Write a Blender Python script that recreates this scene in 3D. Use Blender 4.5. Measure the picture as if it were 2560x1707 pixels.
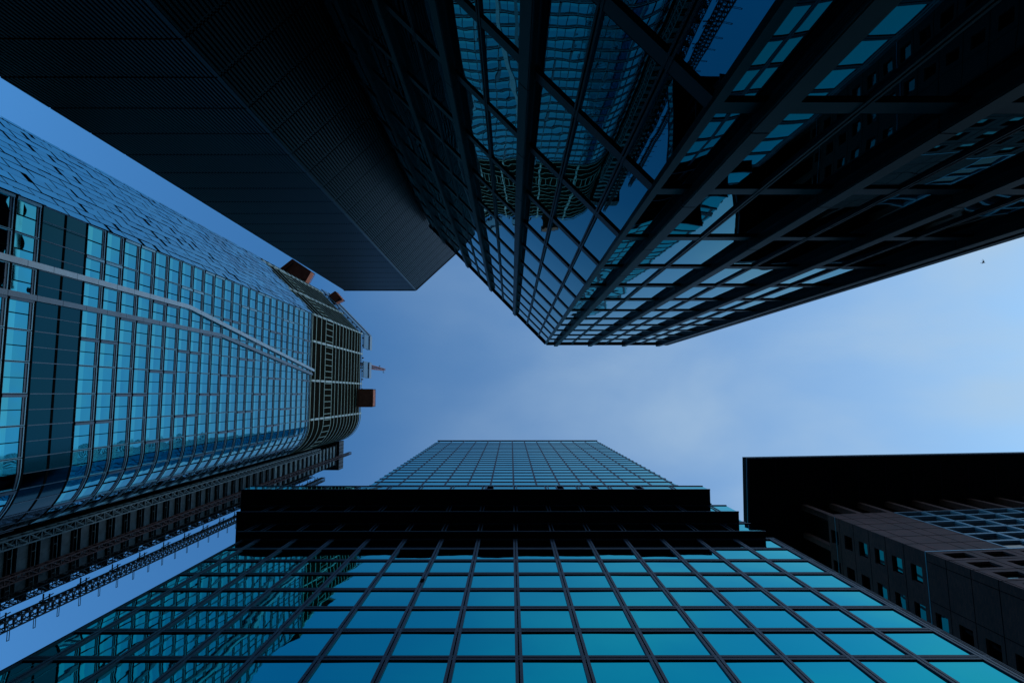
import bpy, math, random
from mathutils import Vector, Matrix
random.seed(7)
scene = bpy.context.scene
for o in list(bpy.data.objects): bpy.data.objects.remove(o)

# ---------------------------------------------------------------- camera (standing in the street, looking almost straight up)
F_PX, W_PX, H_PX = 1422.0, 2560.0, 1707.0
EYE = 1.6
cz = Vector((-3.0, -129.5, -F_PX)).normalized()          # world Z seen from the camera
cx = Vector((1, 0, 0)); cx = (cx - cz * cx.dot(cz)).normalized()
cy = cz.cross(cx)
ROT = Matrix((cx, cy, cz))                               # camera -> world
cam_data = bpy.data.cameras.new('camera')
cam = bpy.data.objects.new('camera', cam_data); scene.collection.objects.link(cam)
cam.matrix_world = Matrix.Translation((0, 0, EYE)) @ ROT.to_4x4()
cam_data.sensor_width = 36.0; cam_data.lens = 36.0 * F_PX / W_PX
cam_data.clip_start = 0.05; cam_data.clip_end = 4000
scene.camera = cam
def project(p):
    c = ROT.transposed() @ (Vector(p) - Vector((0, 0, EYE)))
    if c.z >= -0.01: return None
    return (W_PX / 2 + F_PX * c.x / -c.z, H_PX / 2 - F_PX * c.y / -c.z, -c.z)

# ---------------------------------------------------------------- sky and sun
SUN_EL, SUN_AZ = math.radians(24), math.radians(88)      # low sun, off to the right of the picture
world = bpy.data.worlds.new('World'); scene.world = world; world.use_nodes = True
nt = world.node_tree; N = nt.nodes; L = nt.links
for n in list(N): N.remove(n)
out = N.new('ShaderNodeOutputWorld'); bg = N.new('ShaderNodeBackground'); bg.inputs['Strength'].default_value = 0.14
sky = N.new('ShaderNodeTexSky'); sky.sky_type = 'NISHITA'; sky.sun_disc = False
sky.sun_elevation = SUN_EL; sky.sun_rotation = SUN_AZ; sky.air_density = 1.0; sky.dust_density = 0.8; sky.ozone_density = 3.0
tc = N.new('ShaderNodeTexCoord')
mp = N.new('ShaderNodeMapping'); mp.inputs['Scale'].default_value = (1.6, 2.6, 1.0); mp.inputs['Location'].default_value = (3.1, 1.7, 0.4)
L.new(tc.outputs['Generated'], mp.inputs['Vector'])
nz = N.new('ShaderNodeTexNoise'); nz.inputs['Scale'].default_value = 2.1; nz.inputs['Detail'].default_value = 5; nz.inputs['Roughness'].default_value = 0.45
nz.inputs['Distortion'].default_value = 0.15
L.new(mp.outputs['Vector'], nz.inputs['Vector'])
cr = N.new('ShaderNodeMapRange'); cr.interpolation_type = 'SMOOTHSTEP'
cr.inputs['From Min'].default_value = 0.25; cr.inputs['From Max'].default_value = 0.8
cr.inputs['To Min'].default_value = 0.55; cr.inputs['To Max'].default_value = 1.4
L.new(nz.outputs['Fac'], cr.inputs['Value'])
sp = N.new('ShaderNodeSeparateXYZ'); L.new(tc.outputs['Generated'], sp.inputs['Vector'])
cw = N.new('ShaderNodeMapRange'); cw.inputs['From Min'].default_value = -0.32; cw.inputs['From Max'].default_value = 0.75
cw.inputs['To Min'].default_value = 0.0; cw.inputs['To Max'].default_value = 0.92
L.new(sp.outputs['X'], cw.inputs['Value'])
ml = N.new('ShaderNodeMath'); ml.operation = 'MULTIPLY'; L.new(cr.outputs['Result'], ml.inputs[0]); L.new(cw.outputs['Result'], ml.inputs[1])
tint = N.new('ShaderNodeMix'); tint.data_type = 'RGBA'; tint.blend_type = 'MULTIPLY'; tint.inputs['Factor'].default_value = 1.0
tint.inputs[7].default_value = (0.68, 1.45, 1.84, 1)
L.new(sky.outputs['Color'], tint.inputs[6])
mx = N.new('ShaderNodeMix'); mx.data_type = 'RGBA'
mx.inputs[7].default_value = (3.1, 4.2, 5.3, 1)          # thin high cloud, in the sky texture's own units
ml.use_clamp = True; L.new(ml.outputs[0], mx.inputs['Factor']); L.new(tint.outputs[2], mx.inputs[6])
L.new(mx.outputs[2], bg.inputs['Color']); L.new(bg.outputs[0], out.inputs['Surface'])

sun_d = bpy.data.lights.new('sun', 'SUN'); sun_d.energy = 0.5; sun_d.angle = math.radians(10); sun_d.color = (1.0, 0.97, 0.93)
sun = bpy.data.objects.new('sun', sun_d); scene.collection.objects.link(sun)
sdir = Vector((math.sin(SUN_AZ) * math.cos(SUN_EL), math.cos(SUN_AZ) * math.cos(SUN_EL), math.sin(SUN_EL)))
sun.rotation_euler = (-sdir).to_track_quat('-Z', 'Y').to_euler()
sun.location = (60, 0, 200)

scene.view_settings.view_transform = 'Standard'; scene.view_settings.look = 'None'
scene.view_settings.gamma = 1.0; scene.view_settings.exposure = 0.0; scene.view_settings.use_curve_mapping = False
scene.cycles.max_bounces = 8; scene.cycles.glossy_bounces = 5; scene.cycles.transparent_max_bounces = 6

# ---------------------------------------------------------------- materials
MATS = {}
def mat(name, color, rough=0.5, metal=0.0, ior=1.5, bump=None, vary=0.0, vary_scale=0.3, bump_scale=1.0, stretch=(1, 1, 1), tint=None, coat=0):
    m = bpy.data.materials.new(name); m.use_nodes = True; t = m.node_tree; b = t.nodes['Principled BSDF']
    b.inputs['Base Color'].default_value = (*color, 1); b.inputs['Roughness'].default_value = rough
    b.inputs['Metallic'].default_value = metal; b.inputs['IOR'].default_value = ior
    if tint: b.inputs['Specular Tint'].default_value = (*tint, 1)
    if bump or vary:
        g = t.nodes.new('ShaderNodeNewGeometry'); mpn = t.nodes.new('ShaderNodeMapping'); mpn.inputs['Scale'].default_value = stretch
        t.links.new(g.outputs['Position'], mpn.inputs['Vector'])
    if bump:
        n = t.nodes.new('ShaderNodeTexNoise'); n.inputs['Scale'].default_value = bump_scale; n.inputs['Detail'].default_value = 2.0
        t.links.new(mpn.outputs['Vector'], n.inputs['Vector'])
        bp = t.nodes.new('ShaderNodeBump'); bp.inputs['Distance'].default_value = bump; bp.inputs['Strength'].default_value = 1.0
        t.links.new(n.outputs['Fac'], bp.inputs['Height']); t.links.new(bp.outputs['Normal'], b.inputs['Normal'])
    if vary:
        n2 = t.nodes.new('ShaderNodeTexNoise'); n2.inputs['Scale'].default_value = vary_scale; n2.inputs['Detail'].default_value = 5
        t.links.new(mpn.outputs['Vector'], n2.inputs['Vector'])
        mr = t.nodes.new('ShaderNodeMapRange'); mr.inputs['From Min'].default_value = 0.3; mr.inputs['From Max'].default_value = 0.7
        mr.inputs['To Min'].default_value = 1 - vary; mr.inputs['To Max'].default_value = 1 + vary
        t.links.new(n2.outputs['Fac'], mr.inputs['Value'])
        mm = t.nodes.new('ShaderNodeMix'); mm.data_type = 'RGBA'; mm.blend_type = 'MULTIPLY'; mm.inputs['Factor'].default_value = 1
        mm.inputs[6].default_value = (*color, 1); t.links.new(mr.outputs['Result'], mm.inputs[7])
        t.links.new(mm.outputs[2], b.inputs['Base Color'])
    MATS[name] = m; return m

def pane_glass(name, color, rough, spread, bump=0.003, bump_scale=0.4, ior=None):
    """coated glass whose tint differs a little from one pane to the next"""
    m = mat(name, color, rough, 1.0 if ior is None else 0.0, ior or 1.5, bump=bump, bump_scale=bump_scale)
    t = m.node_tree; b = t.nodes['Principled BSDF']
    g = t.nodes.new('ShaderNodeNewGeometry')
    mr = t.nodes.new('ShaderNodeMapRange'); mr.inputs['To Min'].default_value = 1 - spread; mr.inputs['To Max'].default_value = 1 + spread
    t.links.new(g.outputs['Random Per Island'], mr.inputs['Value'])
    mm = t.nodes.new('ShaderNodeMix'); mm.data_type = 'RGBA'; mm.blend_type = 'MULTIPLY'; mm.inputs['Factor'].default_value = 1
    mm.inputs[6].default_value = (*color, 1); t.links.new(mr.outputs['Result'], mm.inputs[7])
    t.links.new(mm.outputs[2], b.inputs['Base Color'])
    return m

G_TEAL = pane_glass('teal_coated_glass', (0.0, 0.42, 0.46), 0.015, 0.14, bump=0.007, bump_scale=0.35); G_TEAL.node_tree.nodes['Principled BSDF'].inputs['Specular Tint'].default_value = (0.6, 1, 1, 1)
G_BLUE = pane_glass('blue_coated_glass', (0.05, 0.34, 0.43), 0.02, 0.12, bump=0.005, bump_scale=0.5)
G_SHIN = pane_glass('shingle_glass', (0.12, 0.46, 0.51), 0.12, 0.40, bump=0.003, bump_scale=0.5)
G_LOW = pane_glass('pale_reflection_glass', (0.08, 0.45, 0.50), 0.06, 0.12)  # paler tint paints the bright sky reflection low in each pane
G_DARK = mat('dark_smoked_glass', (0.007, 0.145, 0.195), 0.01, 1.0, 1.5, bump=0.006, bump_scale=0.35, tint=(0.75, 1.0, 1.0))
G_MECH = mat('dark_panel_glass', (0.004, 0.050, 0.068), 0.12, 1.0, 1.5, bump=0.004, bump_scale=0.5)
G_BRK = pane_glass('small_window_glass', (0.03, 0.20, 0.22), 0.02, 0.5, bump=0.002, bump_scale=1.0)
G_BLACK = mat('black_window_glass', (0.004, 0.006, 0.007), 0.05, 0, 1.35)
M_MULL = mat('bronze_grey_mullion', (0.024, 0.034, 0.055), 0.4, 0.3, vary=0.12, vary_scale=1.5)
M_MULL2 = mat('navy_transom', (0.009, 0.018, 0.032), 0.4, 0.3, vary=0.12, vary_scale=1.5)
M_GAP = mat('black_gasket', (0.004, 0.005, 0.006), 0.7)
M_FRAME = mat('pale_blue_grey_frame', (0.14, 0.32, 0.42), 0.35, 0.4, vary=0.1, vary_scale=1.2)
M_BAND = mat('slate_band', (0.055, 0.10, 0.15), 0.35, 0.3, vary=0.12, vary_scale=0.8)
M_STRIPE = mat('white_aluminium_strip', (0.28, 0.38, 0.46), 0.4, 0.3, vary=0.08, vary_scale=0.8)
M_STRIPE2 = mat('grey_aluminium_strip', (0.20, 0.28, 0.36), 0.4, 0.3, vary=0.08, vary_scale=0.8)
M_STRIPE3 = mat('blue_grey_strip', (0.10, 0.155, 0.21), 0.4, 0.3, vary=0.08, vary_scale=0.8)
M_PARA = mat('steel_blue_panel', (0.06, 0.17, 0.27), 0.4, 0.2, vary=0.08)
M_LOUV = mat('pale_green_louvre', (0.20, 0.29, 0.24), 0.45, 0.2, vary=0.15, vary_scale=1.0)
M_BROWN = mat('dark_brown_panel', (0.010, 0.010, 0.008), 0.6, vary=0.2)
M_NODE = mat('white_column_cap', (0.36, 0.45, 0.47), 0.5)
M_SLAT = mat('black_metal_slats', (0.012, 0.019, 0.020), 0.36, 1.0, vary=0.35, vary_scale=0.12)
M_SLAT2 = mat('black_wall_behind_slats', (0.003, 0.004, 0.005), 0.8)
M_FIN = mat('black_fin_metal', (0.008, 0.018, 0.022), 0.45, 0.1, vary=0.15, vary_scale=0.7)
M_TRIM = mat('black_transom_metal', (0.010, 0.017, 0.023), 0.4, 0.2, vary=0.15, vary_scale=0.7)
M_BLACK = mat('matt_black_soffit', (0.006, 0.007, 0.008), 0.75, vary=0.3, vary_scale=0.4)
M_ROOF = mat('roof_gravel', (0.06, 0.06, 0.06), 0.9, vary=0.2, vary_scale=2)
M_CONC = mat('grey_wall_panel', (0.05, 0.075, 0.09), 0.6, vary=0.35, vary_scale=1.2)
M_CONC2 = mat('dark_core_wall', (0.012, 0.014, 0.015), 0.8, vary=0.3)
M_STEEL = mat('dark_steel', (0.02, 0.026, 0.03), 0.5, 0.4, vary=0.2)
M_STEEL2 = mat('galvanised_steel', (0.12, 0.16, 0.17), 0.45, 0.4, vary=0.25, vary_scale=3)
M_RED = mat('dull_red_paint', (0.06, 0.014, 0.010), 0.6, vary=0.2)
M_REDW = mat('red_white_mast_paint', (0.28, 0.10, 0.09), 0.6, vary=0.4, vary_scale=1.2)
M_RUST = mat('rust_brown_deck', (0.42, 0.13, 0.07), 0.75, vary=0.25, vary_scale=1.0)
M_RUST2 = mat('rust_red_edge', (0.45, 0.12, 0.07), 0.7, vary=0.25)
M_SILV = mat('silver_window_frame', (0.22, 0.36, 0.45), 0.4, 0.4, vary=0.1)
M_PAVE = mat('dark_paving', (0.045, 0.045, 0.048), 0.85, vary=0.25, vary_scale=0.8)
M_ASPH = mat('asphalt', (0.04, 0.04, 0.042), 0.9, vary=0.2, vary_scale=1.5)
M_BIRD = mat('dark_feathers', (0.03, 0.035, 0.04), 0.8)
M_RAIL = mat('balustrade_glass', (0.10, 0.45, 0.55), 0.03, 0.9)
M_LAMP = mat('pale_blind', (0.45, 0.6, 0.65), 0.5)

for m_, lv in ((M_BROWN, 0), (M_BLACK, .05), (M_GAP, 0), (M_CONC2, .1), (M_SLAT2, 0), (M_TRIM, .12), (M_FIN, .15), (M_MULL2, .15), (M_MULL, .3)):
    m_.node_tree.nodes['Principled BSDF'].inputs['Specular IOR Level'].default_value = lv
M_CONC_LIT = mat('grey_panel_sky_lit', (0.20, 0.27, 0.30), 0.6, vary=0.3, vary_scale=1.2)  # lighter copy of the grey wall panel, sky light painted into the colour

def brick_mat():
    m = bpy.data.materials.new('dark_purple_brick'); m.use_nodes = True; t = m.node_tree; b = t.nodes['Principled BSDF']
    b.inputs['Roughness'].default_value = 0.8
    uvn = t.nodes.new('ShaderNodeUVMap')
    br = t.nodes.new('ShaderNodeTexBrick'); br.inputs['Scale'].default_value = 1.0
    br.inputs['Brick Width'].default_value = 0.48; br.inputs['Row Height'].default_value = 0.16; br.inputs['Mortar Size'].default_value = 0.012
    br.inputs['Color1'].default_value = (0.150, 0.036, 0.026, 1); br.inputs['Color2'].default_value = (0.085, 0.023, 0.018, 1)
    br.inputs['Mortar'].default_value = (0.025, 0.022, 0.028, 1)
    t.links.new(uvn.outputs['UV'], br.inputs['Vector'])
    nz = t.nodes.new('ShaderNodeTexNoise'); nz.inputs['Scale'].default_value = 0.35; nz.inputs['Detail'].default_value = 5
    t.links.new(uvn.outputs['UV'], nz.inputs['Vector'])
    mr = t.nodes.new('ShaderNodeMapRange'); mr.inputs['From Min'].default_value = 0.3; mr.inputs['From Max'].default_value = 0.7; mr.inputs['To Min'].default_value = 0.75; mr.inputs['To Max'].default_value = 1.25
    t.links.new(nz.outputs['Fac'], mr.inputs['Value'])
    mm = t.nodes.new('ShaderNodeMix'); mm.data_type = 'RGBA'; mm.blend_type = 'MULTIPLY'; mm.inputs['Factor'].default_value = 1
    t.links.new(br.outputs['Color'], mm.inputs[6]); t.links.new(mr.outputs['Result'], mm.inputs[7])
    t.links.new(mm.outputs[2], b.inputs['Base Color'])
    return m
M_BRICK = brick_mat()

# ---------------------------------------------------------------- mesh helpers
class MB:
    """collects shapes; build() links them as ONE mesh object"""
    def __init__(s): s.v = []; s.f = []; s.m = []; s.sm = []; s.uv = []
    def quad(s, a, b, c, d, mi=0, uv=None, smooth=False):
        i = len(s.v); s.v += [tuple(a), tuple(b), tuple(c), tuple(d)]; s.f.append((i, i + 1, i + 2, i + 3)); s.m.append(mi); s.sm.append(smooth); s.uv.append(uv)
    def hexa(s, p, mi=0, uvs=None):
        """p: 8 corners, bottom ring 0-3 then top ring 4-7 (counter-clockwise seen from outside top)"""
        i = len(s.v); s.v += [tuple(q) for q in p]
        for fc in ((3, 2, 1, 0), (4, 5, 6, 7), (0, 1, 5, 4), (1, 2, 6, 5), (2, 3, 7, 6), (3, 0, 4, 7)):
            s.f.append(tuple(i + k for k in fc)); s.m.append(mi); s.sm.append(False); s.uv.append(uvs)
    def box(s, x0, x1, y0, y1, z0, z1, mi=0):
        s.hexa([(x0, y0, z0), (x1, y0, z0), (x1, y1, z0), (x0, y1, z0), (x0, y0, z1), (x1, y0, z1), (x1, y1, z1), (x0, y1, z1)], mi)
    def prism(s, poly, z0, z1, mi=0, mi_top=None, mi_bot=None, smooth_from=None):
        n = len(poly); i = len(s.v)
        s.v += [(x, y, z0) for x, y in poly] + [(x, y, z1) for x, y in poly]
        s.f.append(tuple(i + k for k in range(n))[::-1]); s.m.append(mi if mi_bot is None else mi_bot); s.sm.append(False); s.uv.append(None)
        s.f.append(tuple(i + n + k for k in range(n))); s.m.append(mi if mi_top is None else mi_top); s.sm.append(False); s.uv.append(None)
        for k in range(n):
            j = (k + 1) % n
            s.f.append((i + k, i + j, i + n + j, i + n + k)); s.m.append(mi); s.sm.append(False); s.uv.append(None)
    def bar(s, a, b, r, mi=0, r2=None):
        a = Vector(a); b = Vector(b); d = (b - a)
        if d.length < 1e-6: return
        d.normalize(); h = Vector((0, 0, 1)) if abs(d.z) < 0.9 else Vector((1, 0, 0))
        u = d.cross(h).normalized(); w = d.cross(u); r2 = r if r2 is None else r2
        p = [a + (-u - w) * r, a + (u - w) * r, a + (u + w) * r, a + (-u + w) * r, b + (-u - w) * r2, b + (u - w) * r2, b + (u + w) * r2, b + (-u + w) * r2]
        s.hexa(p, mi)
    def merge(s, o):
        i = len(s.v); s.v += o.v; s.f += [tuple(k + i for k in f) for f in o.f]; s.m += o.m; s.sm += o.sm; s.uv += o.uv
    def build(s, name, mats, parent=None, label=None, kind=None, recentre=True):
        if not isinstance(mats, (list, tuple)): mats = [mats]
        me = bpy.data.meshes.new(name)
        off = Vector((0, 0, 0))
        if recentre and s.v:
            xs = [p[0] for p in s.v]; ys = [p[1] for p in s.v]; zs = [p[2] for p in s.v]
            off = Vector(((min(xs) + max(xs)) / 2, (min(ys) + max(ys)) / 2, min(zs)))
        me.from_pydata([(p[0] - off.x, p[1] - off.y, p[2] - off.z) for p in s.v], [], s.f)
        for m in mats: me.materials.append(m)
        me.polygons.foreach_set('material_index', s.m); me.polygons.foreach_set('use_smooth', s.sm)
        if any(u is not None for u in s.uv):
            ul = me.uv_layers.new(name='UVMap')
            for pi, p in enumerate(me.polygons):
                u = s.uv[pi]
                if u is None: continue
                for k, li in enumerate(p.loop_indices): ul.data[li].uv = u[k % len(u)]
        me.update(); me.validate()
        o = bpy.data.objects.new(name, me); scene.collection.objects.link(o)
        if parent is not None:
            o.parent = parent; o.location = off - ABS.get(parent.name, Vector((0, 0, 0)))
        else: o.location = off
        ABS[o.name] = off.copy()
        if label: o['label'] = label
        if kind: o['kind'] = kind
        return o
ABS = {}
def thing(name, label, cat, loc, group=None):
    o = bpy.data.objects.new(name, None); scene.collection.objects.link(o); o.location = loc
    o.empty_display_size = 2
    o['label'] = label; o['category'] = cat
    if group: o['group'] = group
    ABS[o.name] = Vector(loc); return o

class Face:
    """a straight wall: origin, direction along it (u), outward normal (n = u rotated -90 deg unless given)"""
    def __init__(s, a, b):
        a = Vector((a[0], a[1])); b = Vector((b[0], b[1])); s.o = a; s.len = (b - a).length; s.u = (b - a) / s.len
        s.n = Vector((s.u.y, -s.u.x))
    def p(s, t, z, d=0.0): q = s.o + s.u * t + s.n * d; return (q.x, q.y, z)
    def box(s, mb, t0, t1, z0, z1, d0, d1, mi=0):
        P = s.p
        mb.hexa([P(t0, z0, d1), P(t1, z0, d1), P(t1, z0, d0), P(t0, z0, d0), P(t0, z1, d1), P(t1, z1, d1), P(t1, z1, d0), P(t0, z1, d0)], mi)
    def wall(s, mb, t0, t1, z0, z1, d=0.0, mi=0):
        mb.quad(s.p(t0, z0, d), s.p(t1, z0, d), s.p(t1, z1, d), s.p(t0, z1, d), mi, uv=[(t0, z0), (t1, z0), (t1, z1), (t0, z1)])
    def pillow(s, mb, t0, t1, z0, z1, d, amp, mi=0, n=5, tilt=0.0):
        """a sheet of glass, slightly bowed, with its own small tilt"""
        ax = random.uniform(-tilt, tilt); az = random.uniform(-tilt, tilt); amp = amp * random.uniform(0.4, 1.3) * random.choice((1, 1, -1))
        i = len(mb.v)
        for r in range(n):
            for c in range(n):
                a = c / (n - 1); b = r / (n - 1)
                dd = d + amp * (16 * a * (1 - a) * b * (1 - b)) + ax * (a - .5) * (t1 - t0) + az * (b - .5) * (z1 - z0)
                mb.v.append(s.p(t0 + (t1 - t0) * a, z0 + (z1 - z0) * b, dd))
        for r in range(n - 1):
            for c in range(n - 1):
                k = i + r * n + c; mb.f.append((k, k + 1, k + n + 1, k + n)); mb.m.append(mi); mb.sm.append(True); mb.uv.append(None)

def view_size(c, area, n=None):
    p = project(c)
    if p is None or not (-60 < p[0] < W_PX + 60 and -60 < p[1] < H_PX + 60): return 0.0
    d = Vector(c) - Vector((0, 0, EYE)); k = 1.0
    if n is not None:
        k = -(d.x * n[0] + d.y * n[1]) / d.length
        if k <= 0: return 0.0
    return area * k / d.length_squared
def emit_parts(items, name, mats, parent, limit=96, stuff_name=None, child=None):
    """items: (size, MB, MB_child or None). The largest become parts of their own, the rest one part."""
    items = sorted(items, key=lambda q: -q[0])
    big = [q for q in items[:limit] if q[0] > 0]; rest = items[len(big):]
    for q in big:
        o = q[1].build(name, mats, parent)
        if q[2] is not None: q[2].build(child[0], child[1], o)
    if rest:
        r = MB(); r2 = MB()
        for q in rest:
            r.merge(q[1])
            if q[2] is not None: r2.merge(q[2])
        o = r.build(name, mats, parent, kind='stuff')
        if r2.v: r2.build(child[0], child[1], o, kind='stuff')

# ---------------------------------------------------------------- ground
g = MB(); g.quad((-1500, -1500, 0), (1500, -1500, 0), (1500, 1500, 0), (-1500, 1500, 0))
go = g.build('ground', M_PAVE, recentre=False); go['kind'] = 'structure'
g = MB(); g.quad((-40, 5, 0.004), (60, 5, 0.004), (60, 12, 0.004), (-40, 12, 0.004))
go = g.build('road', M_ASPH, recentre=False); go['kind'] = 'structure'

# ================================================================ 1. teal glass building with stepped overhangs and a tower (picture bottom)
C = thing('glass_high_rise', 'teal glass high-rise with three black stepped overhangs and a slim gridded tower, bottom centre', 'high-rise', (0, 25, 0))
XL, XR, CY = -27.6, 27.35, 15.0
MOD, X0, FH, Z0 = 3.77, 0.46, 3.8, 33.8 + EYE
cols = [XL] + [X0 + MOD * k for k in range(-7, 8)] + [XR]
rows = [Z0 + FH * k for k in range(-8, 8)]                     # 3.4 .. 60.4
rows = [0.0] + rows
OV = [(62.0, 65.85, 14.28, -28.25, 26.4), (65.85, 69.65, 13.06, -30.25, 25.2), (69.65, 72.4, 11.28, -31.6, 23.4)]
TX0, TX1, TZ0, TZ1 = -23.1, 27.35, 69.65, 184.4
b = MB(); b.prism([(XL + .1, CY + .25), (XR - .1, CY + .25), (XR - .1, 48), (XL + .1, 48)], 0, 67.6); b.build('wall', M_BLACK, C)
b = MB(); b.prism([(TX0 + .1, CY + .25), (TX1 - .1, CY + .25), (TX1 - .1, 42), (TX0 + .1, 42)], 67.6, TZ1 - .4); b.build('tower_wall', M_BLACK, C)
FC = Face((XL, CY), (XR, CY))
def tX(x): return x - XL
glass = []
for r in range(len(rows) - 1):
    for c in range(len(cols) - 1):
        x0, x1 = cols[c] + .1, cols[c + 1] - .1
        if x1 - x0 < .3: continue
        m = MB(); FC.pillow(m, tX(x0), tX(x1), rows[r] + .12, rows[r + 1] - .12, 0.0, 0.008, tilt=0.004)
        glass.append((view_size(((x0 + x1) / 2, CY, (rows[r] + rows[r + 1]) / 2), (x1 - x0) * 3.5, (0, -1)), m, None))
trows = [62.0 + FH * k for k in range(2, 31)] + [TZ1 - .2]       # .. 174.4, 183
tcols = [TX0] + [x for x in cols if TX0 + .8 < x < TX1 - .3] + [TX1]
for r in range(len(trows) - 1):
    for c in range(len(tcols) - 1):
        x0, x1 = tcols[c] + .05, tcols[c + 1] - .05
        m = MB(); FC.pillow(m, tX(x0), tX(x1), trows[r] + .1, trows[r + 1] - .1, 0.0, 0.004, n=4, tilt=0.0012)
        glass.append((view_size(((x0 + x1) / 2, CY, (trows[r] + trows[r + 1]) / 2), (x1 - x0) * 3.5, (0, -1)), m, None))
emit_parts(glass, 'window_pane', G_TEAL, C, 98)
def mullion(f, t, z0, z1, w=.42, d=.09):
    m = MB(); f.box(m, t - w / 2, t - .035, z0, z1, -.1, d, 0); f.box(m, t + .035, t + w / 2, z0, z1, -.1, d, 0)
    f.box(m, t - .035, t + .035, z0, z1, -.1, d - .06, 1); return m
def transom(f, t0, t1, z, h=.56, d=.08):
    m = MB(); f.box(m, t0, t1, z - h / 2, z - .04, -.1, d, 0); f.box(m, t0, t1, z + .04, z + h / 2, -.1, d, 0)
    f.box(m, t0, t1, z - .04, z + .04, -.1, d - .06, 1); return m
for x in cols[1:-1]: mullion(FC, tX(x), 0, 61.9).build('mullion', [M_MULL, M_GAP], C)
for x in (XL + .1, XR - .1): mullion(FC, tX(x), 0, 61.9, w=.2).build('mullion', [M_MULL2, M_GAP], C)
for z in rows[1:]: transom(FC, 0, XR - XL, z).build('transom', [M_MULL2, M_GAP], C)
for x in tcols[1:-1]: mullion(FC, tX(x), TZ0, TZ1 - .3, w=.34, d=.03).build('mullion', [M_MULL, M_GAP], C)
for z in trows[:-1]: transom(FC, tX(TX0), tX(TX1), z, h=.62, d=.07).build('transom', [M_MULL2, M_GAP], C)
m = MB(); m.box(TX0 - .1, TX1 + .1, CY - .2, 42.2, TZ1 - .4, TZ1); m.build('parapet', M_MULL, C)
# side walls: the same glass and grid lines
FR, FL_ = Face((XR, CY), (XR, 47)), Face((XL, 47), (XL, CY))
TR_, TL_ = Face((TX1, CY), (TX1, 42)), Face((TX0, 42), (TX0, CY))
for f, zz, d_ in ((FR, rows, 32), (FL_, rows, 32), (TR_, trows, 27), (TL_, trows, 27)):
    m = MB(); nn_ = int(d_ / MOD)
    for r in range(len(zz) - 1):
        for c in range(nn_): f.pillow(m, c * d_ / nn_ + .1, (c + 1) * d_ / nn_ - .1, zz[r] + .1, zz[r + 1] - .1, 0.0, .005, n=3, tilt=.0015)
    m.build('side_glazing', G_TEAL, C)
    m = MB(); f.box(m, 0.15, d_ - .1, zz[0], zz[-1], -.3, -.06)
    for z in zz[1:-1]: f.box(m, 0.15, d_ - .15, z - .2, z + .2, -.1, .06)
    for c in range(1, nn_): f.box(m, c * d_ / nn_ - .18, c * d_ / nn_ + .18, zz[0], zz[-1], -.1, .09)
    m.build('side_grid', M_MULL2, C)
for k, (z0, z1, y, xl, xr) in enumerate(OV):
    m = MB(); m.box(xl, xr, y, CY + (9 if k else 4), z0, z0 + .35); o = m.build('overhang_soffit', M_BLACK, C, label=['lowest and shallowest black overhang', 'middle black overhang', 'topmost and deepest black overhang'][k])
    m = MB(); m.box(xl + .03, xr - .03, y + .06, CY + 3.9 + k * .01, z0 + .35, z1); m.build('overhang_wall', M_BLACK, C)
    m = MB(); f = Face((xl, y), (xr, y)); xs = [xl] + [x for x in cols if xl + .6 < x < xr - .6] + [xr]
    for c in range(len(xs) - 1): f.pillow(m, xs[c] - xl + .05, xs[c + 1] - xl - .05, z0 + .4, z1 - .2, 0.0, .005, n=4, tilt=.001)
    f2 = Face((xr, y), (xr, y + 4)); f2.pillow(m, .05, 3.95, z0 + .4, z1 - .2, 0.0, .004, n=4)
    m.build('overhang_glazing', G_TEAL, C)
    m = MB()
    for x in xs[1:-1]:
        f.box(m, x - xl - .17, x - xl - .05, z0 + .36, z1 - .2, .0, .05); f.box(m, x - xl + .2, x - xl + .3, z0 + .36, z1 - .2, .0, .05)
    f.box(m, 0, xr - xl, z1 - .25, z1 + .02, -.05, .07)
    m.build('overhang_frame', M_MULL2, C)
    m = MB(); f.box(m, 0, xr - xl, z1 + .1, z1 + 1.55, -.5, -.46); f2.box(m, .5, 3.9, z1 + .1, z1 + 1.55, -.5, -.46)
    m.build('balustrade', M_RAIL, C)
    m = MB(); f.box(m, -.01, xr - xl + .01, z0 - .06, z0 + .1, -.02, .10); m.build('edge_trim', M_MULL, C)
f = Face((OV[2][3], OV[2][2]), (OV[2][4], OV[2][2]))
for x in (-2.45, 5.9, 10.0, 15.3):
    t = x - OV[2][3]; m = MB(); f.box(m, t - .35, t + .35, 70.1, 72.1, .01, .06, 0); f.box(m, t - .5, t - .35, 70.1, 72.0, 0, .08, 1); f.box(m, t + .35, t + .42, 70.1, 72.0, 0, .08, 1)
    m.build('vent_opening', [M_GAP, M_MULL2], C)
m = MB(); FC.box(m, tX(-7.2), tX(-6.95), 46.75 + EYE, 47.4 + EYE, .02, .16, 0); m.build('open_hatch', M_GAP, C)

# ================================================================ 2. finned dark glass building (picture top right)
PK, PE, PR = (3.5, -4.9), (-8.19, -16.87), (15.4, -4.9)
M = thing('finned_glass_building', 'near-black glass building with projecting vertical fins and sharp corner, upper right', 'office building', (3.5, -15, 0))
FZ = [0.0, 5.0, 9.3, 13.35, 17.55, 21.7, 25.6, 29.5, 33.4, 37.2, 40.7, 44.2, 47.8, 51.6, 56.1]
FZ = [z + EYE if z > 0 else 0 for z in FZ]
b = MB(); b.prism([(-7.9, -17.05), (3.45, -5.25), (15.1, -5.25), (15.1, -35), (-4.5, -35), (-4.5, -20.5)][::-1], 0, FZ[-1] - .25); b.build('wall', M_BLACK, M)
FA = Face(PK, PE); FB = Face(PR, PK)      # normals: check outward
panes = []
LA = FA.len
tA = [0, 1.1, 2.7, 4.4, 6.1, 7.8, 9.45, 11.15, 12.85, 14.5, 16.2, LA]
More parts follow.
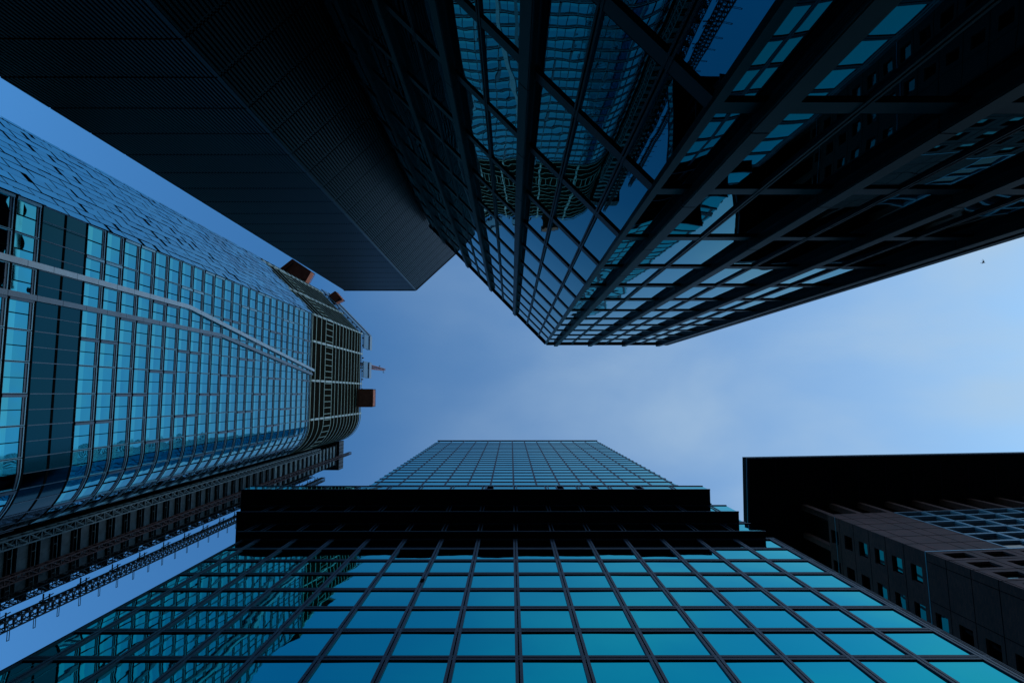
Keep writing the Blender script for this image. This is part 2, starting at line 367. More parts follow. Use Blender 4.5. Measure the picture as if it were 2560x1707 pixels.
finA = [4.4, 7.8, 11.15, 14.5]
tB = [FB.len - q for q in (FB.len, 10.93, 9.25, 7.56, 5.85, 4.2, 2.5, .83, 0)]
finB = [FB.len - q for q in (.83, 4.2, 7.56, 10.93)]
def grid(f, ts, fins, tag_):
    for r in range(len(FZ) - 1):
        for c in range(len(ts) - 1):
            t0, t1 = max(ts[c], 0) + .05, ts[c + 1] - .05
            if t1 - t0 < .3: continue
            m = MB(); f.pillow(m, t0, t1, FZ[r] + .22, FZ[r + 1] - .22, 0.0, 0.005, n=5, tilt=0.003)
            cc = f.p((t0 + t1) / 2, (FZ[r] + FZ[r + 1]) / 2)
            panes.append((view_size(cc, (t1 - t0) * 3.5, (f.n.x, f.n.y)), m, None))
    for z in FZ[1:]:
        m = MB(); f.box(m, 0, f.len, z - .19, z + .19, -.1, .055, 0)
        f.box(m, 0, f.len, z - .27, z - .19, -.1, .02, 1); f.box(m, 0, f.len, z + .19, z + .27, -.1, .02, 1)
        m.build('transom', [M_TRIM, M_GAP], M)
    for t in ts[1:-1]:
        if any(abs(t - q) < .1 for q in fins): continue
        m = MB(); f.box(m, t - .07, t - .02, 0, FZ[-1] - .02, -.1, .07, 0); f.box(m, t + .02, t + .07, 0, FZ[-1] - .02, -.1, .07, 0); f.box(m, t - .02, t + .02, 0, FZ[-1] - .02, -.1, .04, 1)
        m.build('mullion', [M_TRIM, M_GAP], M)
    for t in fins:
        t -= .12
        m = MB(); zs_ = [0] + [z + .45 for z in FZ[1:-1]] + [FZ[-1] + .12]
        f.box(m, t - .14, t + .14, 0, FZ[-1] + .08, -.1, .26, 0)
        for za, zb in zip(zs_[:-1], zs_[1:]):
            f.box(m, t - .16, t + .16, za + .02, zb - .02, -.1, .29, 0)
            f.box(m, t - .19, t + .19, za + .02, zb - .02, .22, .27, 0)
            for q in (.06, .11, .16): f.box(m, t - .175, t + .175, za + .02, zb - .02, q, q + .02, 0)
        m.build('fin', [M_FIN], M)
grid(FA, tA, finA, 'a'); grid(FB, tB, finB, 'b')
emit_parts(panes, 'window_pane', G_DARK, M, 98)
m = MB(); m.box(3.38, 3.56, -5.0, -4.83, 0, FZ[-1] + .05); m.build('corner_post', M_TRIM, M)
m = MB(); m.box(15.28, 15.55, -5.3, -4.72, 0, FZ[-1] + .1); m.build('corner_post', M_FIN, M)
m = MB(); FA.box(m, 0.02, FA.len, FZ[-1], FZ[-1] + .12, -.6, .16); FB.box(m, 0, FB.len - .02, FZ[-1], FZ[-1] + .12, -.6, .16); m.build('parapet', M_TRIM, M)

# ================================================================ 3. black slatted tower (picture top left)
D = thing('slatted_tower', 'black tower clad in fine vertical metal slats, upper left', 'tower block', (-15, -25, 0))
D0, D1, D2 = (-21.81, -13.45), (-12.44, -13.45), (-6.9, -18.68)
DH = 73.4 + EYE
b = MB(); b.prism([(-21.7, -13.6), (-12.5, -13.6), (-7.1, -18.75), (-7.1, -42), (-21.7, -42)], 0, DH - .3); b.build('wall', M_SLAT2, D)
dz = [0.0] + [20.5 + EYE + 2.64 * k for k in range(-8, 21)] ; dz = [z for z in dz if z < DH - 1] + [DH]
for fi, (a, c, pitch) in enumerate(((D1, D0, .19), (D2, D1, .18))):
    f = Face(a, c); n = int(f.len / pitch)
    pl = [0, f.len] if fi == 0 else [0, f.len * .5, f.len]
    for k in range(len(dz) - 1):
        m = MB(); za, zb = dz[k] + .05, dz[k + 1] - .05
        for i in range(n):
            t = (i + .5) * f.len / n
            f.box(m, t - .053, t + .053, za, zb, -.06, .06)
        f.box(m, 0, f.len, za, za + .06, -.08, -.02); f.box(m, 0, f.len, zb - .06, zb, -.08, -.02)
        m.build('slat_band', M_SLAT, D)
m = MB(); m.box(-12.48, -12.37, -13.5, -13.38, 0, DH + .05); m.build('corner_trim', M_SLAT, D)
m = MB(); f = Face(D1, D0); f.box(m, 0, f.len, DH - .02, DH + .18, -.4, .12); f = Face(D2, D1); f.box(m, 0, f.len - .02, DH - .02, DH + .18, -.4, .12); m.build('parapet', M_FIN, D)

# ================================================================ 4. brick building with a huge flat roof slab (picture lower right)
R = thing('brick_building', 'dark brick building under a huge black overhanging roof slab, lower right', 'office building', (55, 30, 0))
RW, RS = 76.0 + EYE, 82.8 + EYE
ang = math.radians(-2.0)
rc = Vector((41.4, 15.75)); ru = Vector((math.cos(ang), math.sin(ang))); rn = Vector((-ru.y, ru.x))
def rp(a, b_): q = rc + ru * a + rn * b_; return (q.x, q.y)
P = Face(rp(0, 0), rp(34, 0)); Q = Face(rp(0, 34), rp(0, 0))     # Q runs toward the corner so that its normal faces -X
b = MB(); b.prism([rp(.6, .6), rp(34, .6), rp(34, 34), rp(.6, 34)], 0, RW - .3); b.build('core_wall', M_BLACK, R)
b = MB(); b.prism([rp(1.8, 1.8), rp(33, 1.8), rp(33, 33), rp(1.8, 33)], RW - .3, RS); b.build('recessed_wall', M_BLACK, R)
b = MB(); b.prism([(33.9, 9.27), (78, 8.5), (78, 52), (33.2, 52)], RS, RS + 1.6); b.build('roof_slab', M_BLACK, R)
m = MB(); e = .05
for (x0, y0), (x1, y1) in (((33.9, 9.27), (78, 8.5)), ((33.2, 52), (33.9, 9.27))): m.bar((x0, y0, RS - .02), (x1, y1, RS - .02), .09)
m.build('slab_edge', M_BAND, R)
for k in range(1, 11):
    m = MB(); m.box(34 + k * 3.95 - .03, 34 + k * 3.95 + .03, 10, 51, RS - .03, RS - .002); m.build('soffit_joint', M_MULL2, R)
PIER = 3.95
for f, span in ((P, 34), (Q, 34)):
    for k in range(9):
        t = k * PIER + .35 if f is P else 34 - k * PIER - .35
        m = MB(); f.box(m, t - .35, t + .35, RW - .02, RS, -.75, 0.0)
        for i, fc in enumerate(m.f): m.uv[i] = [(0, 0), (.7, 0), (.7, 6), (0, 6)]
        m.build('pilaster', M_BRICK, R)
# walls with real openings: build wall strips round each opening
fl = [58.4 + EYE + 2.95 * k for k in range(7)]; fl[-1] = RW                       # floors above the silver joint
lo = [58.4 + EYE - 2.95 * k for k in range(0, 20)]
def wall_with_holes(f, t0, t1, z0, z1, holes, m):
    """holes: list of (a, b, c, d) t and z ranges; makes one plane of quads leaving the holes out, plus reveals"""
    ts = sorted(set([t0, t1] + [h[0] for h in holes] + [h[1] for h in holes])); zs = sorted(set([z0, z1] + [h[2] for h in holes] + [h[3] for h in holes]))
    for i in range(len(ts) - 1):
        for j in range(len(zs) - 1):
            tm, zm = (ts[i] + ts[i + 1]) / 2, (zs[j] + zs[j + 1]) / 2
            if any(h[0] < tm < h[1] and h[2] < zm < h[3] for h in holes): continue
            f.wall(m, ts[i], ts[i + 1], zs[j], zs[j + 1])
    for a, b_, c, d in holes:
        for (p0, p1) in (((a, c), (b_, c)), ((b_, c), (b_, d)), ((b_, d), (a, d)), ((a, d), (a, c))):
            m.quad(f.p(p0[0], p0[1], 0), f.p(p1[0], p1[1], 0), f.p(p1[0], p1[1], -RV), f.p(p0[0], p0[1], -RV), 0, uv=[(p0[0], p0[1]), (p1[0], p1[1]), (p1[0], p1[1] + .5), (p0[0], p0[1] + .5)])
wins = []
RV = .32
def small_window(f, a, b_, c, d, glassmat_i=0, blind=False):
    fr = MB(); w = .07
    f.box(fr, a, b_, c, c + w, -RV, -RV + .1); f.box(fr, a, b_, d - w, d, -RV, -RV + .1); f.box(fr, a, a + w, c + w, d - w, -RV, -RV + .1); f.box(fr, b_ - w, b_, c + w, d - w, -RV, -RV + .1)
    pn = MB(); f.pillow(pn, a + w, b_ - w, c + w, d - w, -RV + .04, .004, n=4, tilt=.006)
    cc = f.p((a + b_) / 2, (c + d) / 2)
    wins.append((view_size(cc, (b_ - a) * (d - c), (f.n.x, f.n.y)), fr, pn))
# P upper: brick strip then silver grid; P lower: punched windows
GX = 8.45
upper = MB(); P.wall(upper, 0, GX, fl[0], RW); P.wall(upper, GX, 34, RW - .25, RW)
upper.build('brick_wall', M_BRICK, R)
holesP = [(k * 3.85 + 1.1, k * 3.85 + 3.35, lo[j + 1] + .55, lo[j + 1] + 2.25) for k in range(8) for j in range(18)]
mW = MB(); wall_with_holes(P, 0, 34, lo[18], lo[0], holesP, mW); P.wall(mW, 0, 34, 0, lo[18]); mW.build('brick_wall', M_BRICK, R)
for h in holesP: small_window(P, *h)
holesQ = []
for j in range(25):
    zt = fl[0] + 2.95 * (5 - j) if j < 6 else lo[0] - 2.95 * (j - 5)
    if zt < 4: continue
    for k in range(8):
        if j >= 6 and k < 1: continue
        yq = 1.75 + k * 3.8
        holesQ.append((34 - yq - 1.7, 34 - yq, zt + .75, zt + 2.35))
mW = MB(); wall_with_holes(Q, 0, 34, 3.0, RW, holesQ, mW); Q.wall(mW, 0, 34, 0, 3.0); mW.build('brick_wall', M_BRICK, R)
for h in holesQ: small_window(Q, *h)
emit_parts(wins, 'window', M_GAP, R, 60, child=('pane', G_BRK))
# silver window grid
cells = []
for r in range(6):
    for c in range(7):
        a, b_, z0, z1 = GX + c * 3.72, GX + (c + 1) * 3.72, fl[r], fl[r + 1] if r < 5 else RW - .25
        fr = MB(); w = .17
        P.box(fr, a + .05, b_ - .05, z0 + .05, z0 + .05 + w, -.3, .03); P.box(fr, a + .05, b_ - .05, z1 - .05 - w, z1 - .05, -.3, .03)
        P.box(fr, a + .05, a + .05 + w, z0 + .05 + w, z1 - .05 - w, -.3, .03); P.box(fr, b_ - .05 - w, b_ - .05, z0 + .05 + w, z1 - .05 - w, -.3, .03)
        pn = MB(); P.pillow(pn, a + .22, b_ - .22, z0 + .22, z1 - .22, -.22, .004, n=4, tilt=.002)
        cells.append((view_size(P.p((a + b_) / 2, (z0 + z1) / 2), 9, (P.n.x, P.n.y)), fr, pn))
emit_parts(cells, 'grid_window', M_SILV, R, 60, child=('pane', G_BLACK))
m = MB(); P.box(m, 0, 34, fl[0] - .1, fl[0] + .06, -.1, .05); m.build('joint_strip', M_SILV, R)
m = MB(); Q.box(m, 0, 34, fl[0] - .05, fl[0] + .05, -.1, .03); Q.box(m, 0, 34, RW - 1.7, RW - 1.6, -.1, .03); m.build('joint_strip', M_SILV, R)
m = MB()
for z in fl[1:-1]: P.box(m, 0, GX, z - .04, z + .04, -.1, .012)
for z in lo[1:]: P.box(m, 0, 34, z - .04, z + .04, -.1, .012)
for t in (1.5, 4.3, 5.9): P.box(m, t - .03, t + .03, fl[0] + .1, RW, -.1, .010)
for k in range(9): P.box(m, k * 3.85 + .2, k * 3.85 + .27, 0, fl[0] - .12, -.1, .010)
for k in range(9): Q.box(m, 34 - k * 3.8 - .9, 34 - k * 3.8 - .85, 0, fl[0] - .06, -.1, .010)
for z in fl[1:-1] + lo[1:]: Q.box(m, 0, 34, z + .28, z + .34, -.1, .012)
m.build('wall_joints', M_GAP, R)

# ================================================================ 5. blue glass skyscraper with rounded corner and striped crown (picture left)
S = thing('glass_skyscraper', 'blue glass skyscraper with rounded corner, slanted white strips and dark striped crown, left', 'skyscraper', (-58, -5, 0))
PATH = [Vector((-55.7, -30.1)), Vector((-43.0, -17.2)), Vector((-43.0, 6.5))]
RAD = 7.0; CC = Vector((-50.0, 6.5)); A_LEN = RAD * math.pi / 2
LEN0 = (PATH[1] - PATH[0]).length; LEN1 = 23.7; LEN2 = A_LEN; LEN3 = 14.0
def path(s, d=0.0):
    if s <= LEN0:
        u = (PATH[1] - PATH[0]).normalized(); q = PATH[0] + u * s; n = Vector((u.y, -u.x))
    elif s <= LEN0 + LEN1:
        q = Vector((-43.0, -17.2 + s - LEN0)); n = Vector((1, 0))
    elif s <= LEN0 + LEN1 + LEN2:
        a = (s - LEN0 - LEN1) / RAD; n = Vector((math.cos(a), math.sin(a))); q = CC + n * RAD
    else:
        q = Vector((-50.0 - (s - LEN0 - LEN1 - LEN2), 13.5)); n = Vector((0, 1))
    q = q + n * d; return q
def stops(s0, s1):
    c0, c1 = LEN0 + LEN1, LEN0 + LEN1 + LEN2; out_ = [s0]
    for c in (LEN0, c0):
        if s0 < c - 1e-4 < s1 - 1e-3: out_.append(c)
    s = c0 + .55
    while s < c1:
        if s0 + .02 < s < s1 - .02: out_.append(s)
        s += .55
    if s0 < c1 < s1: out_.append(c1)
    out_.append(s1); return sorted(set(out_))
def sweep(mb, s0, s1, z0, z1, d0, d1, mi=0):
    st = stops(s0, s1)
    for a, b_ in zip(st[:-1], st[1:]):
        e = 1e-5
        pa0, pa1 = path(a + e, d0), path(a + e, d1); pb0, pb1 = path(b_ - e, d0), path(b_ - e, d1)
        mb.hexa([(pa1.x, pa1.y, z0), (pb1.x, pb1.y, z0), (pb0.x, pb0.y, z0), (pa0.x, pa0.y, z0), (pa1.x, pa1.y, z1), (pb1.x, pb1.y, z1), (pb0.x, pb0.y, z1), (pa0.x, pa0.y, z1)], mi)
def curved_pane(mb, s0, s1, z0, z1, d, amp=.01, mi=0, tilt=.0, zt=0.0, shear=0.0):
    n = 5; i = len(mb.v); ax = random.uniform(-tilt, tilt); az = random.uniform(-tilt, tilt); amp *= random.uniform(.3, 1.3) * random.choice((1, -1))
    for r in range(n):
        for c in range(n):
            a = c / (n - 1); b_ = r / (n - 1)
            dd = d + amp * 16 * a * (1 - a) * b_ * (1 - b_) + ax * (a - .5) * (s1 - s0) + az * (b_ - .5) * (z1 - z0) + zt * a
            q = path(s0 + (s1 - s0) * a, dd); mb.v.append((q.x, q.y, z0 + (z1 - z0) * b_ + shear * (a - .5)))
    for r in range(n - 1):
        for c in range(n - 1):
            k = i + r * n + c; mb.f.append((k, k + 1, k + n + 1, k + n)); mb.m.append(mi); mb.sm.append(True); mb.uv.append(None)
arc = [CC + Vector((math.cos(a), math.sin(a))) * (RAD - .45) for a in [k * math.pi / 2 / 14 for k in range(15)]]
bodyp = [(-56.1, -30.2), (-43.45, -17.1)] + [(q.x, q.y) for q in arc] + [(-75, 13.05), (-75, -30.2)]
b = MB(); b.prism(bodyp, 0, 166.0); b.build('wall', M_GAP, S)
ZB, FLH = 52.65, 2.79
zf = [ZB + FLH * k for k in range(-18, 26)]; zf = [z for z in zf if z > 0]          # .. 121
GT = 123.9
zf = [z for z in zf if z < GT - 1] + [GT]
MODL = 2.81
sb = [LEN0 + (5.66 + 17.2) + MODL * k for k in range(-14, 9)]
sb = [s for s in sb if 0.6 < s < LEN0 - .6] + [LEN0] + [s for s in sb if LEN0 + .6 < s < LEN0 + LEN1 + LEN2 + LEN3]
sb = [0.0] + sb
winL, shin, mech = [], [], []
rng = random.Random(11)
for k in range(len(zf) - 1):
    z0, z1 = zf[k], zf[k + 1]
    is_mech = 52.0 < z0 < 57.0
    for j in range(len(sb) - 1):
        s0, s1 = sb[j], sb[j + 1]; w = s1 - s0; sm = (s0 + s1) / 2
        q = path(sm); q2 = path(sm, 1.0); nn = (q2.x - q.x, q2.y - q.y); vs = view_size((q.x, q.y, (z0 + z1) / 2), w * FLH, nn)
        if s1 <= LEN0 + .01:           # shingled facet: leaning glass panes, staggered storey by storey
            m = MB()
            nsub = 2
            for h in range(nsub):
                a, b_ = s0 + w * h / nsub + .07, s0 + w * (h + 1) / nsub - .07
                off = 1.4 * (j % 2) + .35 * h
                gap = .60 if rng.random() < .14 else .12
                curved_pane(m, a, b_, z0 + off + gap, z1 + off - .05, .02 + rng.choice((0, .03, .05)), amp=.004, tilt=.015, zt=0)
            shin.append((vs, m, None)); continue
        fr = MB(); pn = MB()
        if is_mech:
            for h in range(2):
                a, b_ = s0 + w * h / 2 + .03, s0 + w * (h + 1) / 2 - .03
                curved_pane(pn, a, b_, z0 + .18, z1 - .1, -.08, amp=.003, tilt=.001)
            sweep(fr, s0, s1, z0 - .02, z0 + .1, -.2, -.03, 1)
            mech.append((vs, pn, None)); mech.append((0, fr, None)) if False else None
            continue
        up = s0 < LEN0 + 5.7              # the folded zone beside the shingled facet
        g_ = (k // 2 + (j * 7) % 3) % 3
        left = .30 if g_ == 0 else .09; right = .09
        zz0, zz1 = z0 + .16, z1 - .30
        sweep(fr, s0 + .04, s0 + left, zz0, z1 - .12, -.24, -.05 if g_ else .0, 0 if (g_ or up) else 1)
        sweep(fr, s1 - right, s1 - .04, zz0, z1 - .12, -.24, -.05, 0)
        sweep(fr, s0 + left, s1 - right, z1 - .22, z1 - .12, -.24, -.05, 0)
        sweep(fr, s0 + left, s1 - right, z1 - .45, z1 - .26, -.24, -.12, 1)
        sweep(fr, s0 + left, s1 - right, zz0, zz0 + .05, -.24, -.08, 0)
        sweep(fr, (s0 + s1) / 2 - .035, (s0 + s1) / 2 + .035, zz0 + .05, z1 - .45, -.24, -.08, 2)
        for h in range(2):
            a = s0 + left if h == 0 else (s0 + s1) / 2 + .035; b_ = (s0 + s1) / 2 - .035 if h == 0 else s1 - right
            zm = zz0 + .05 + (z1 - .5 - zz0) * .34
            curved_pane(pn, a, b_, zz0 + .05, zm, -.165, amp=.004, tilt=.004, mi=1)
            curved_pane(pn, a, b_, zm, z1 - .45, -.17, amp=.012, tilt=.004)
        winL.append((vs, fr, pn))
emit_parts(winL, 'window', [M_FRAME, M_BAND, M_GAP], S, 98, child=('pane', [G_BLUE, G_LOW]))
emit_parts(shin, 'shingle_pane', G_SHIN, S, 98)
emit_parts(mech, 'dark_panel', G_MECH, S, 40)
for s_ in sb:
    if s_ < LEN0: continue
    m = MB(); sweep(m, s_ - .04, s_ + .04, 52.8, 58.1, -.2, -.02); m.build('panel_rail', M_BAND, S)
    m = MB(); sweep(m, s_ + 1.38, s_ + 1.44, 52.8, 58.1, -.2, -.04); m.build('panel_rail', M_BAND, S)
# floor slabs show as thin black lines
for k in range(len(zf)):
    m = MB(); sweep(m, LEN0 + .02, LEN0 + LEN1 + LEN2 + LEN3 - .1, zf[k] - .12, zf[k] + .17, -.5, -.06); m.build('floor_edge', M_GAP, S)
# the two slanting strips that run up the front
def strip(pts, w, d0, d1, mt):
    m = MB()
    for (z0, y0), (z1, y1) in zip(pts[:-1], pts[1:]):
        n = max(1, int((z1 - z0) / 2.8))
        for i in range(n):
            a0, a1 = i / n, (i + 1) / n; gz = .02
            za, zb = z0 + (z1 - z0) * a0 + gz, z0 + (z1 - z0) * a1 - gz; ya, yb = y0 + (y1 - y0) * a0, y0 + (y1 - y0) * a1
            X = -43.0
            m.hexa([(X + d1, ya - w / 2, za), (X + d1, ya + w / 2, za), (X + d0, ya + w / 2, za), (X + d0, ya - w / 2, za), (X + d1, yb - w / 2, zb), (X + d1, yb + w / 2, zb), (X + d0, yb + w / 2, zb), (X + d0, yb - w / 2, zb)])
    m.build('slanting_strip', mt, S)
strip([(2, -11.5), (58.4 + EYE, -11.5), (75.3 + EYE, -11.47), (124.3 + EYE, -4.95)], .55, -.1, .18, M_STRIPE)
strip([(2, -8.56), (48 + EYE, -8.56), (84 + EYE, -8.57), (123.2 + EYE, -4.1)], .50, -.1, .14, M_STRIPE3)
# crown
CT = 165.0
send = LEN0 + LEN1 + LEN2 + LEN3 - .1
m = MB(); sweep(m, 0, send, GT + .1, CT, -.3, -.14); m.build('crown_wall', M_BROWN, S)
zl = [GT + .5, 126.9, 130.2, 133.4, 138.7, 141.2, 144.0, 146.9, 149.6, 152.3, 155.0, 158, 160.7, 163.2, 166.0]
for z in zl:
    m = MB(); sweep(m, 0, send, z - .15, z + .15, -.14, -.02); m.build('crown_louvre', M_LOUV, S)
m = MB()
s = .7
while s < send:
    sweep(m, s - .07, s + .07, 133.6, 138.5, -.13, 0); s += 1.405
m.build('open_floor_posts', M_LOUV, S)
for k, yc in enumerate((-17.2, -11.3, -2.75, 5.66)):
    s = LEN0 + yc + 17.2
    m = MB(); 
    for a, b_ in zip(zl[:-1], zl[1:]):
        sweep(m, s - .22, s + .22, a + .5, b_ - .45, -.13, .10, 0)
    sweep(m, s - .13, s + .13, GT, 166.5, -.12, .06, 1)
    m.build('crown_column', [M_NODE, M_LOUV], S)
for s in (LEN0 * .55, LEN0 * .08):
    m = MB()
    for a, b_ in zip(zl[:-1], zl[1:]): sweep(m, s - .22, s + .22, a + .5, b_ - .45, -.13, .10, 0)
    sweep(m, s - .13, s + .13, GT, 166.5, -.12, .06, 1)
    m.build('crown_column', [M_NODE, M_LOUV], S)
# rooftop parapet: pale blue panels above a dark gap
def par(s0, s1, top):
    m = MB(); sweep(m, s0, s1, 166.2, 171.0, .15, .4); m.build('parapet_panel', M_PARA, S)
    m = MB(); sweep(m, s0, s1, 171.0, 172.6, -.2, .1); m.build('parapet_gap', M_GAP, S)
    m = MB(); sweep(m, s0, s1, 172.6, top, .15, .5); m.build('parapet_panel', M_STRIPE2, S)
par(0, LEN0 + 4.2, 175.2); par(LEN0 + 7.9, LEN0 + 12.7, 175.2)
for s in [LEN0 - 16 + 1.9 * k for k in range(9)] + [LEN0 + q for q in (1.2, 3.4, 7.0, 8.6, 10.8, 13.2, 16)]:
    m = MB(); sweep(m, s - .16, s + .16, 165.9, 166.6, -.1, .35); m.build('roof_anchor', M_RED, S)
m = MB(); m.box(-70, -46, -15, 8, 166.0, 169.0); m.build('roof_plant_room', M_BROWN, S)

# lattice helper
def lattice(mb, cx_, cy_, w, z0, z1, step, r, mi=0, taper=1.0):
    n = max(1, int((z1 - z0) / step)); h = w / 2
    def cn(i, zi): 
        k = 1 - (1 - taper) * zi / n; return [(cx_ + sx * h * k, cy_ + sy * h * k) for sx, sy in ((-1, -1), (1, -1), (1, 1), (-1, 1))][i]
    for i in range(4):
        a = cn(i, 0); b_ = cn(i, n); mb.bar((a[0], a[1], z0), (b_[0], b_[1], z1), r, mi)
    for q in range(n + 1):
        z = z0 + (z1 - z0) * q / n
        for i in range(4):
            a = cn(i, q); b_ = cn((i + 1) % 4, q); mb.bar((a[0], a[1], z), (b_[0], b_[1], z), r * .7, mi)
            if q < n:
                c_ = cn((i + 1) % 4, q + 1); z2 = z0 + (z1 - z0) * (q + 1) / n
                mb.bar((a[0], a[1], z), (c_[0], c_[1], z2), r * .6, mi)

# radio mast on the skyscraper's roof
RM = thing('radio_mast', 'thin red and white lattice mast standing on the roof of the left skyscraper', 'mast', (-44.2, -8.2, 169))
m = MB(); lattice(m, -44.2, -8.2, 1.5, 169, 200.5, 1.6, .07, 0, taper=.4); m.build('lattice', M_REDW, RM)
for z, a in ((193, 0), (199, 1)):
    m = MB(); m.bar((-44.2, -9.1 + a * .9, z), (-44.2, -8.2 + a * .9, z), .05); m.box(-44.3, -44.1, -9.3 + a * 2, -9.1 + a * 2, z - .5, z + 1.2); m.build('antenna', M_STEEL, RM)

# access platforms hanging out from the crown
def platform(name_label, corners, z0, h, part=True):
    pts = [Vector(c) for c in corners]; cxy = sum(pts, Vector((0, 0))) / 4
    t = thing('hanging_platform', name_label, 'platform', (cxy.x, cxy.y, z0), 'rust brown platforms hung from the crown of the skyscraper')
    m = MB(); m.prism([tuple(p) for p in pts], z0, z0 + .25); m.build('deck', M_RUST, t)
    m = MB()
    for i in range(4):
        a, b_ = pts[i], pts[(i + 1) % 4]; m.bar((a.x, a.y, z0 - .1), (b_.x, b_.y, z0 - .1), .13)
    for i in (1, 2, 3):
        for (p, q, r, s_) in ((0, 1, 3, 2), (1, 2, 0, 3)):
            a = pts[p].lerp(pts[q], i / 4); b_ = pts[r].lerp(pts[s_], i / 4); m.bar((a.x, a.y, z0 - .08), (b_.x, b_.y, z0 - .08), .06)
    m.build('deck_beams', M_RUST2, t)
    back = Vector((-48.0, cxy.y)) if abs(cxy.x + 41) < 3 else cxy + Vector((-4.5, 4.0))
    for i in (0, 3) if abs(cxy.x + 41) < 3 else (0, 2):
        a = pts[i].lerp(cxy, .3); d_ = (back - cxy); m = MB(); m.bar((a.x, a.y, z0 - .25), (a.x + d_.x, a.y + d_.y, z0 - .25), .12); m.build('bracket', M_STEEL, t)
    m = MB()
    for i in range(4):
        a, b_ = pts[i], pts[(i + 1) % 4]
        for k in range(5): q = a.lerp(b_, k / 4); m.bar((q.x, q.y, z0), (q.x, q.y, z0 + h + .5), .05)
        m.bar((a.x, a.y, z0 + h + .5), (b_.x, b_.y, z0 + h + .5), .05)
    m.build('handrail', M_RUST2, t)
    for i in range(4):
        a, b_ = pts[i], pts[(i + 1) % 4]; m = MB(); mid = (a + b_) / 2; inn = (cxy - mid).normalized() * .12
        m.prism([(a.x, a.y), (b_.x, b_.y), (b_.x + inn.x, b_.y + inn.y), (a.x + inn.x, a.y + inn.y)][::1], z0 + .27, z0 + h); m.build('side_screen', M_RUST, t)
    return t
platform('rust brown square platform jutting from the crown near the rounded corner', [(-43.6, -1.1), (-38.6, -1.1), (-38.6, 3.7), (-43.6, 3.7)], 160 + EYE, 2.6)
platform('largest rust brown platform, hung on the angled side next to the black slatted tower', [(-61.6, -37.6), (-56.3, -34.1), (-58.8, -29.4), (-64.9, -34.9)], 158 + EYE, 2.8)
platform('small rust brown platform on top of the parapet of the angled side', [(-53.6, -28.6), (-51.8, -29.9), (-49.7, -27.5), (-52.3, -26.3)], 166 + EYE, 2.2)

# ================================================================ 6. raw lift core beside the skyscraper, with its hoist masts
K = thing('lift_core', 'dark open lift core with grey panels on every floor beside the rounded glass corner', 'tower', (-52, 17, 0))
KX, KY0, KY1, KT = -48.5, 14.2, 19.75, 162.0 + EYE
b = MB(); b.box(-56, KX - .9, 13.9, 20.15, 0, KT); b.build('core_wall', M_CONC2, K)
pan = []
z = 57.6 + EYE - 2.78 * 20
ks = 0
while z < KT - 2:
    if z > 0:
        hp = 1.35
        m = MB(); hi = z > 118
        for (y0, y1) in ((KY0 + .3, KY1 - .2),):
            m.box(KX - .15, KX, y0, y1, z, z + hp)
            m.box(KX, KX + .05, y0, y0 + .08, z, z + hp); m.box(KX, KX + .05, y1 - .08, y1, z, z + hp)
            m.box(KX, KX + .04, y0 + .08, y1 - .08, z, z + .07); m.box(KX, KX + .04, y0 + 1.9, y0 + 2.0, z + .07, z + hp)
        (m.build('sky_lit_panel', M_CONC_LIT, K) if hi else pan.append((view_size((KX, 17, z), 8, (1, 0)), m, None)))  # upper floors take the paler colour that paints in grazing sky light
        m = MB(); m.box(-56, KX + .25, 13.8, KY1, z + hp + .02, z + hp + .16); m.build('floor_slab', M_CONC2, K)
        m = MB(); rz = z + hp + .75
        m.bar((KX + .1, KY0, rz), (KX + .1, KY1, rz), .03); 
        for yy in (KY0 + .5, KY0 + 1.7, KY0 + 3.3, KY0 + 4.7): m.bar((KX + .1, yy, z + hp + .1), (KX + .1, yy, rz), .025)
        m.build('guard_rail', M_STEEL2, K)
    z += 2.78
emit_parts(pan, 'wall_panel', M_CONC, K, 90)
m = MB(); m.box(-57, KX + .3, 13.5, 21.4, KT, KT + 4.2); m.build('cap', M_STEEL, K)
m = MB()
for s_ in range(8): m.box(KX + .3, KX + .38, 13.6 + s_, 13.66 + s_, KT + .1, KT + 4.1)
m.build('cap_ribs', M_GAP, K)
# scaffold strip along the far edge
SC = thing('scaffold', 'dark scaffold strip climbing the outer edge of the lift core', 'scaffold', (-47.6, 19.6, 0))
m = MB()
for (x, y) in ((-48.3, 19.3), (-47.2, 19.3), (-47.2, 20.0), (-48.3, 20.0)): m.bar((x, y, 0), (x, y, 141), .045)
z = .5; kk = 0
while z < 140:
    m.bar((-47.2, 19.3, z), (-47.2, 20.0, z), .035); m.bar((-48.3, 19.3, z), (-48.3, 20.0, z), .035); m.bar((-48.3, 20.0, z), (-47.2, 20.0, z), .035); m.bar((-48.3, 19.3, z), (-47.2, 19.3, z), .035)
    m.bar((-47.2, 19.3, z), (-47.2, 20.0, z + .9), .03) if kk % 2 else m.bar((-47.2, 20.0, z), (-47.2, 19.3, z + .9), .03)
    m.bar((-48.3, 20.0, z), (-47.2, 20.0, z + .9), .03)
    if kk % 3 == 0: m.box(-48.3, -47.2, 19.32, 19.98, z, z + .05)
    z += .93; kk += 1
m.build('tube_frame', M_STEEL, SC)
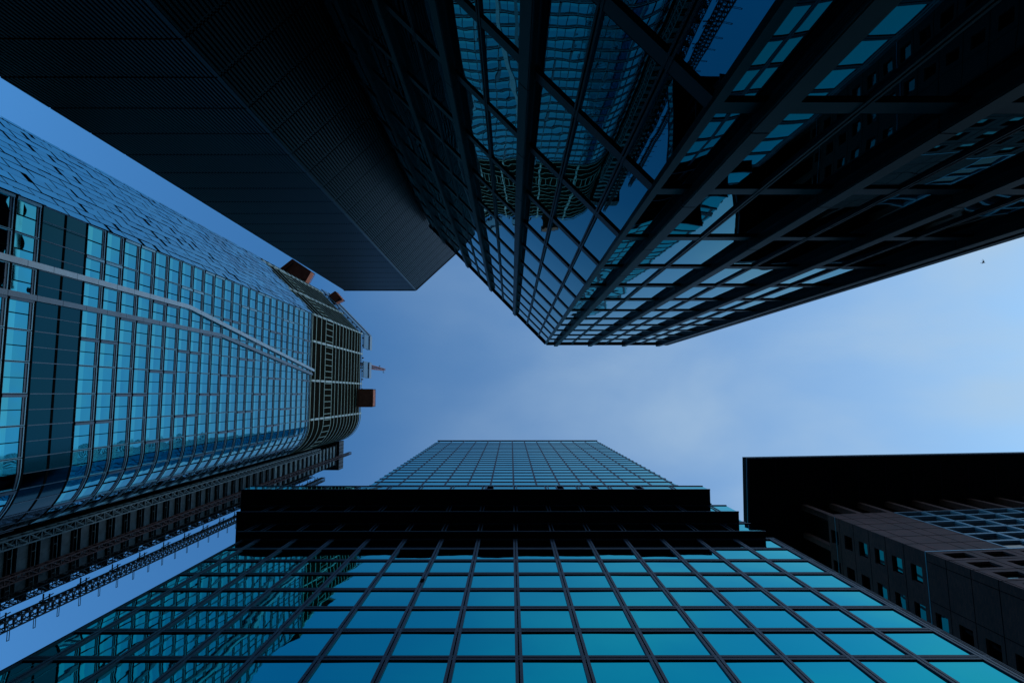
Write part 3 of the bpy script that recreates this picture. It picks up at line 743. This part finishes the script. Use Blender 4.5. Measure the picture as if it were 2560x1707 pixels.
# three hoist masts
def hoist(label, x, y, w, z1, step, r, mt, ties, tie_x):
    t = thing('hoist_mast', label, 'hoist mast', (x, y, 0), 'hoist masts beside the lift core')
    m = MB(); lattice(m, x, y, w, 0, z1, step, r); m.build('lattice', mt, t)
    for z in ties:
        if z > z1: continue
        m = MB(); yy = y + tie_x
        m.bar((x - .3, y, z), (x - .3, yy, z), .05); m.bar((x + .3, y, z), (x + .3, yy, z), .05); m.bar((x - .3, y + tie_x * .5, z - .5), (x + .3, y + tie_x * .9, z + .5), .04); m.bar((x - .35, y + tie_x * .3, z), (x + .35, y + tie_x * .3, z), .05)
        m.build('wall_tie', M_STEEL, t)
    return t
hoist('pale galvanised hoist mast like a ladder, closest to the rounded glass corner', -47.0, 13.95, .85, 141 + EYE, 1.45, .07, M_STEEL2, [], 0)
hoist('long dull red hoist mast crossing the lift core and rising above its cap', -46.2, 17.1, .6, 166 + EYE, 1.3, .06, M_RED, [20 + 9.7 * k for k in range(15)], .6)
t3 = hoist('black hoist mast standing free of the lift core on brackets against the sky', -46.0, 20.95, .85, 142 + EYE, .9, .06, M_STEEL, [6.2 + 4.9 * k for k in range(28)], -1.2)
z = 4.0
while z < 141:
    m = MB()
    for q in (-.12, 0.12): m.bar((-46.0, 21.35, z + q), (-46.0, 22.5, z + q), .022)
    m.bar((-46.0, 22.5, z - .14), (-46.0, 22.5, z + .14), .025); m.build('cable_guide', M_STEEL, t3); z += 2.75 * 1.05

# ================================================================ bird
B = MB()
bd = Vector((0.7, 0.45, 0)).normalized(); bp = Vector((54.95, -15.19, 66.5))
prof = [(t * .55, r * .55) for t, r in ((-.42, .02), (-.30, .05), (-.1, .11), (.12, .10), (.26, .06), (.34, .055), (.42, .012))]
sd = Vector((-bd.y, bd.x, 0)); rings = []
for t, r in prof:
    rings.append([bp + bd * t + sd * (r * math.cos(a)) + Vector((0, 0, 1)) * (r * .8 * math.sin(a)) for a in [k * math.pi / 4 for k in range(8)]])
for r0, r1 in zip(rings[:-1], rings[1:]):
    for k in range(8): B.quad(r0[k], r0[(k + 1) % 8], r1[(k + 1) % 8], r1[k], smooth=True)
bo = B.build('bird', M_BIRD)
bo['label'] = 'tiny dark bird gliding in the bright sky at far right'; bo['category'] = 'bird'
for sgn in (-1, 1):
    w = MB(); root = bp + sd * .04 * sgn; tip = bp + sd * .26 * sgn - bd * .20 + Vector((0, 0, .06)); mid = bp + sd * .17 * sgn + bd * .02 + Vector((0, 0, .05))
    th = Vector((0, 0, .02))
    w.hexa([root + bd * .06 - th, mid + bd * .04 - th, mid - bd * .06 - th, root - bd * .06 - th, root + bd * .06 + th, mid + bd * .04 + th, mid - bd * .06 + th, root - bd * .06 + th])
    w.hexa([mid + bd * .04 - th, tip + bd * .02 - th, tip - bd * .04 - th, mid - bd * .06 - th, mid + bd * .04 + th, tip + bd * .02 + th, tip - bd * .04 + th, mid - bd * .06 + th])
    w.build('wing', M_BIRD, bo)
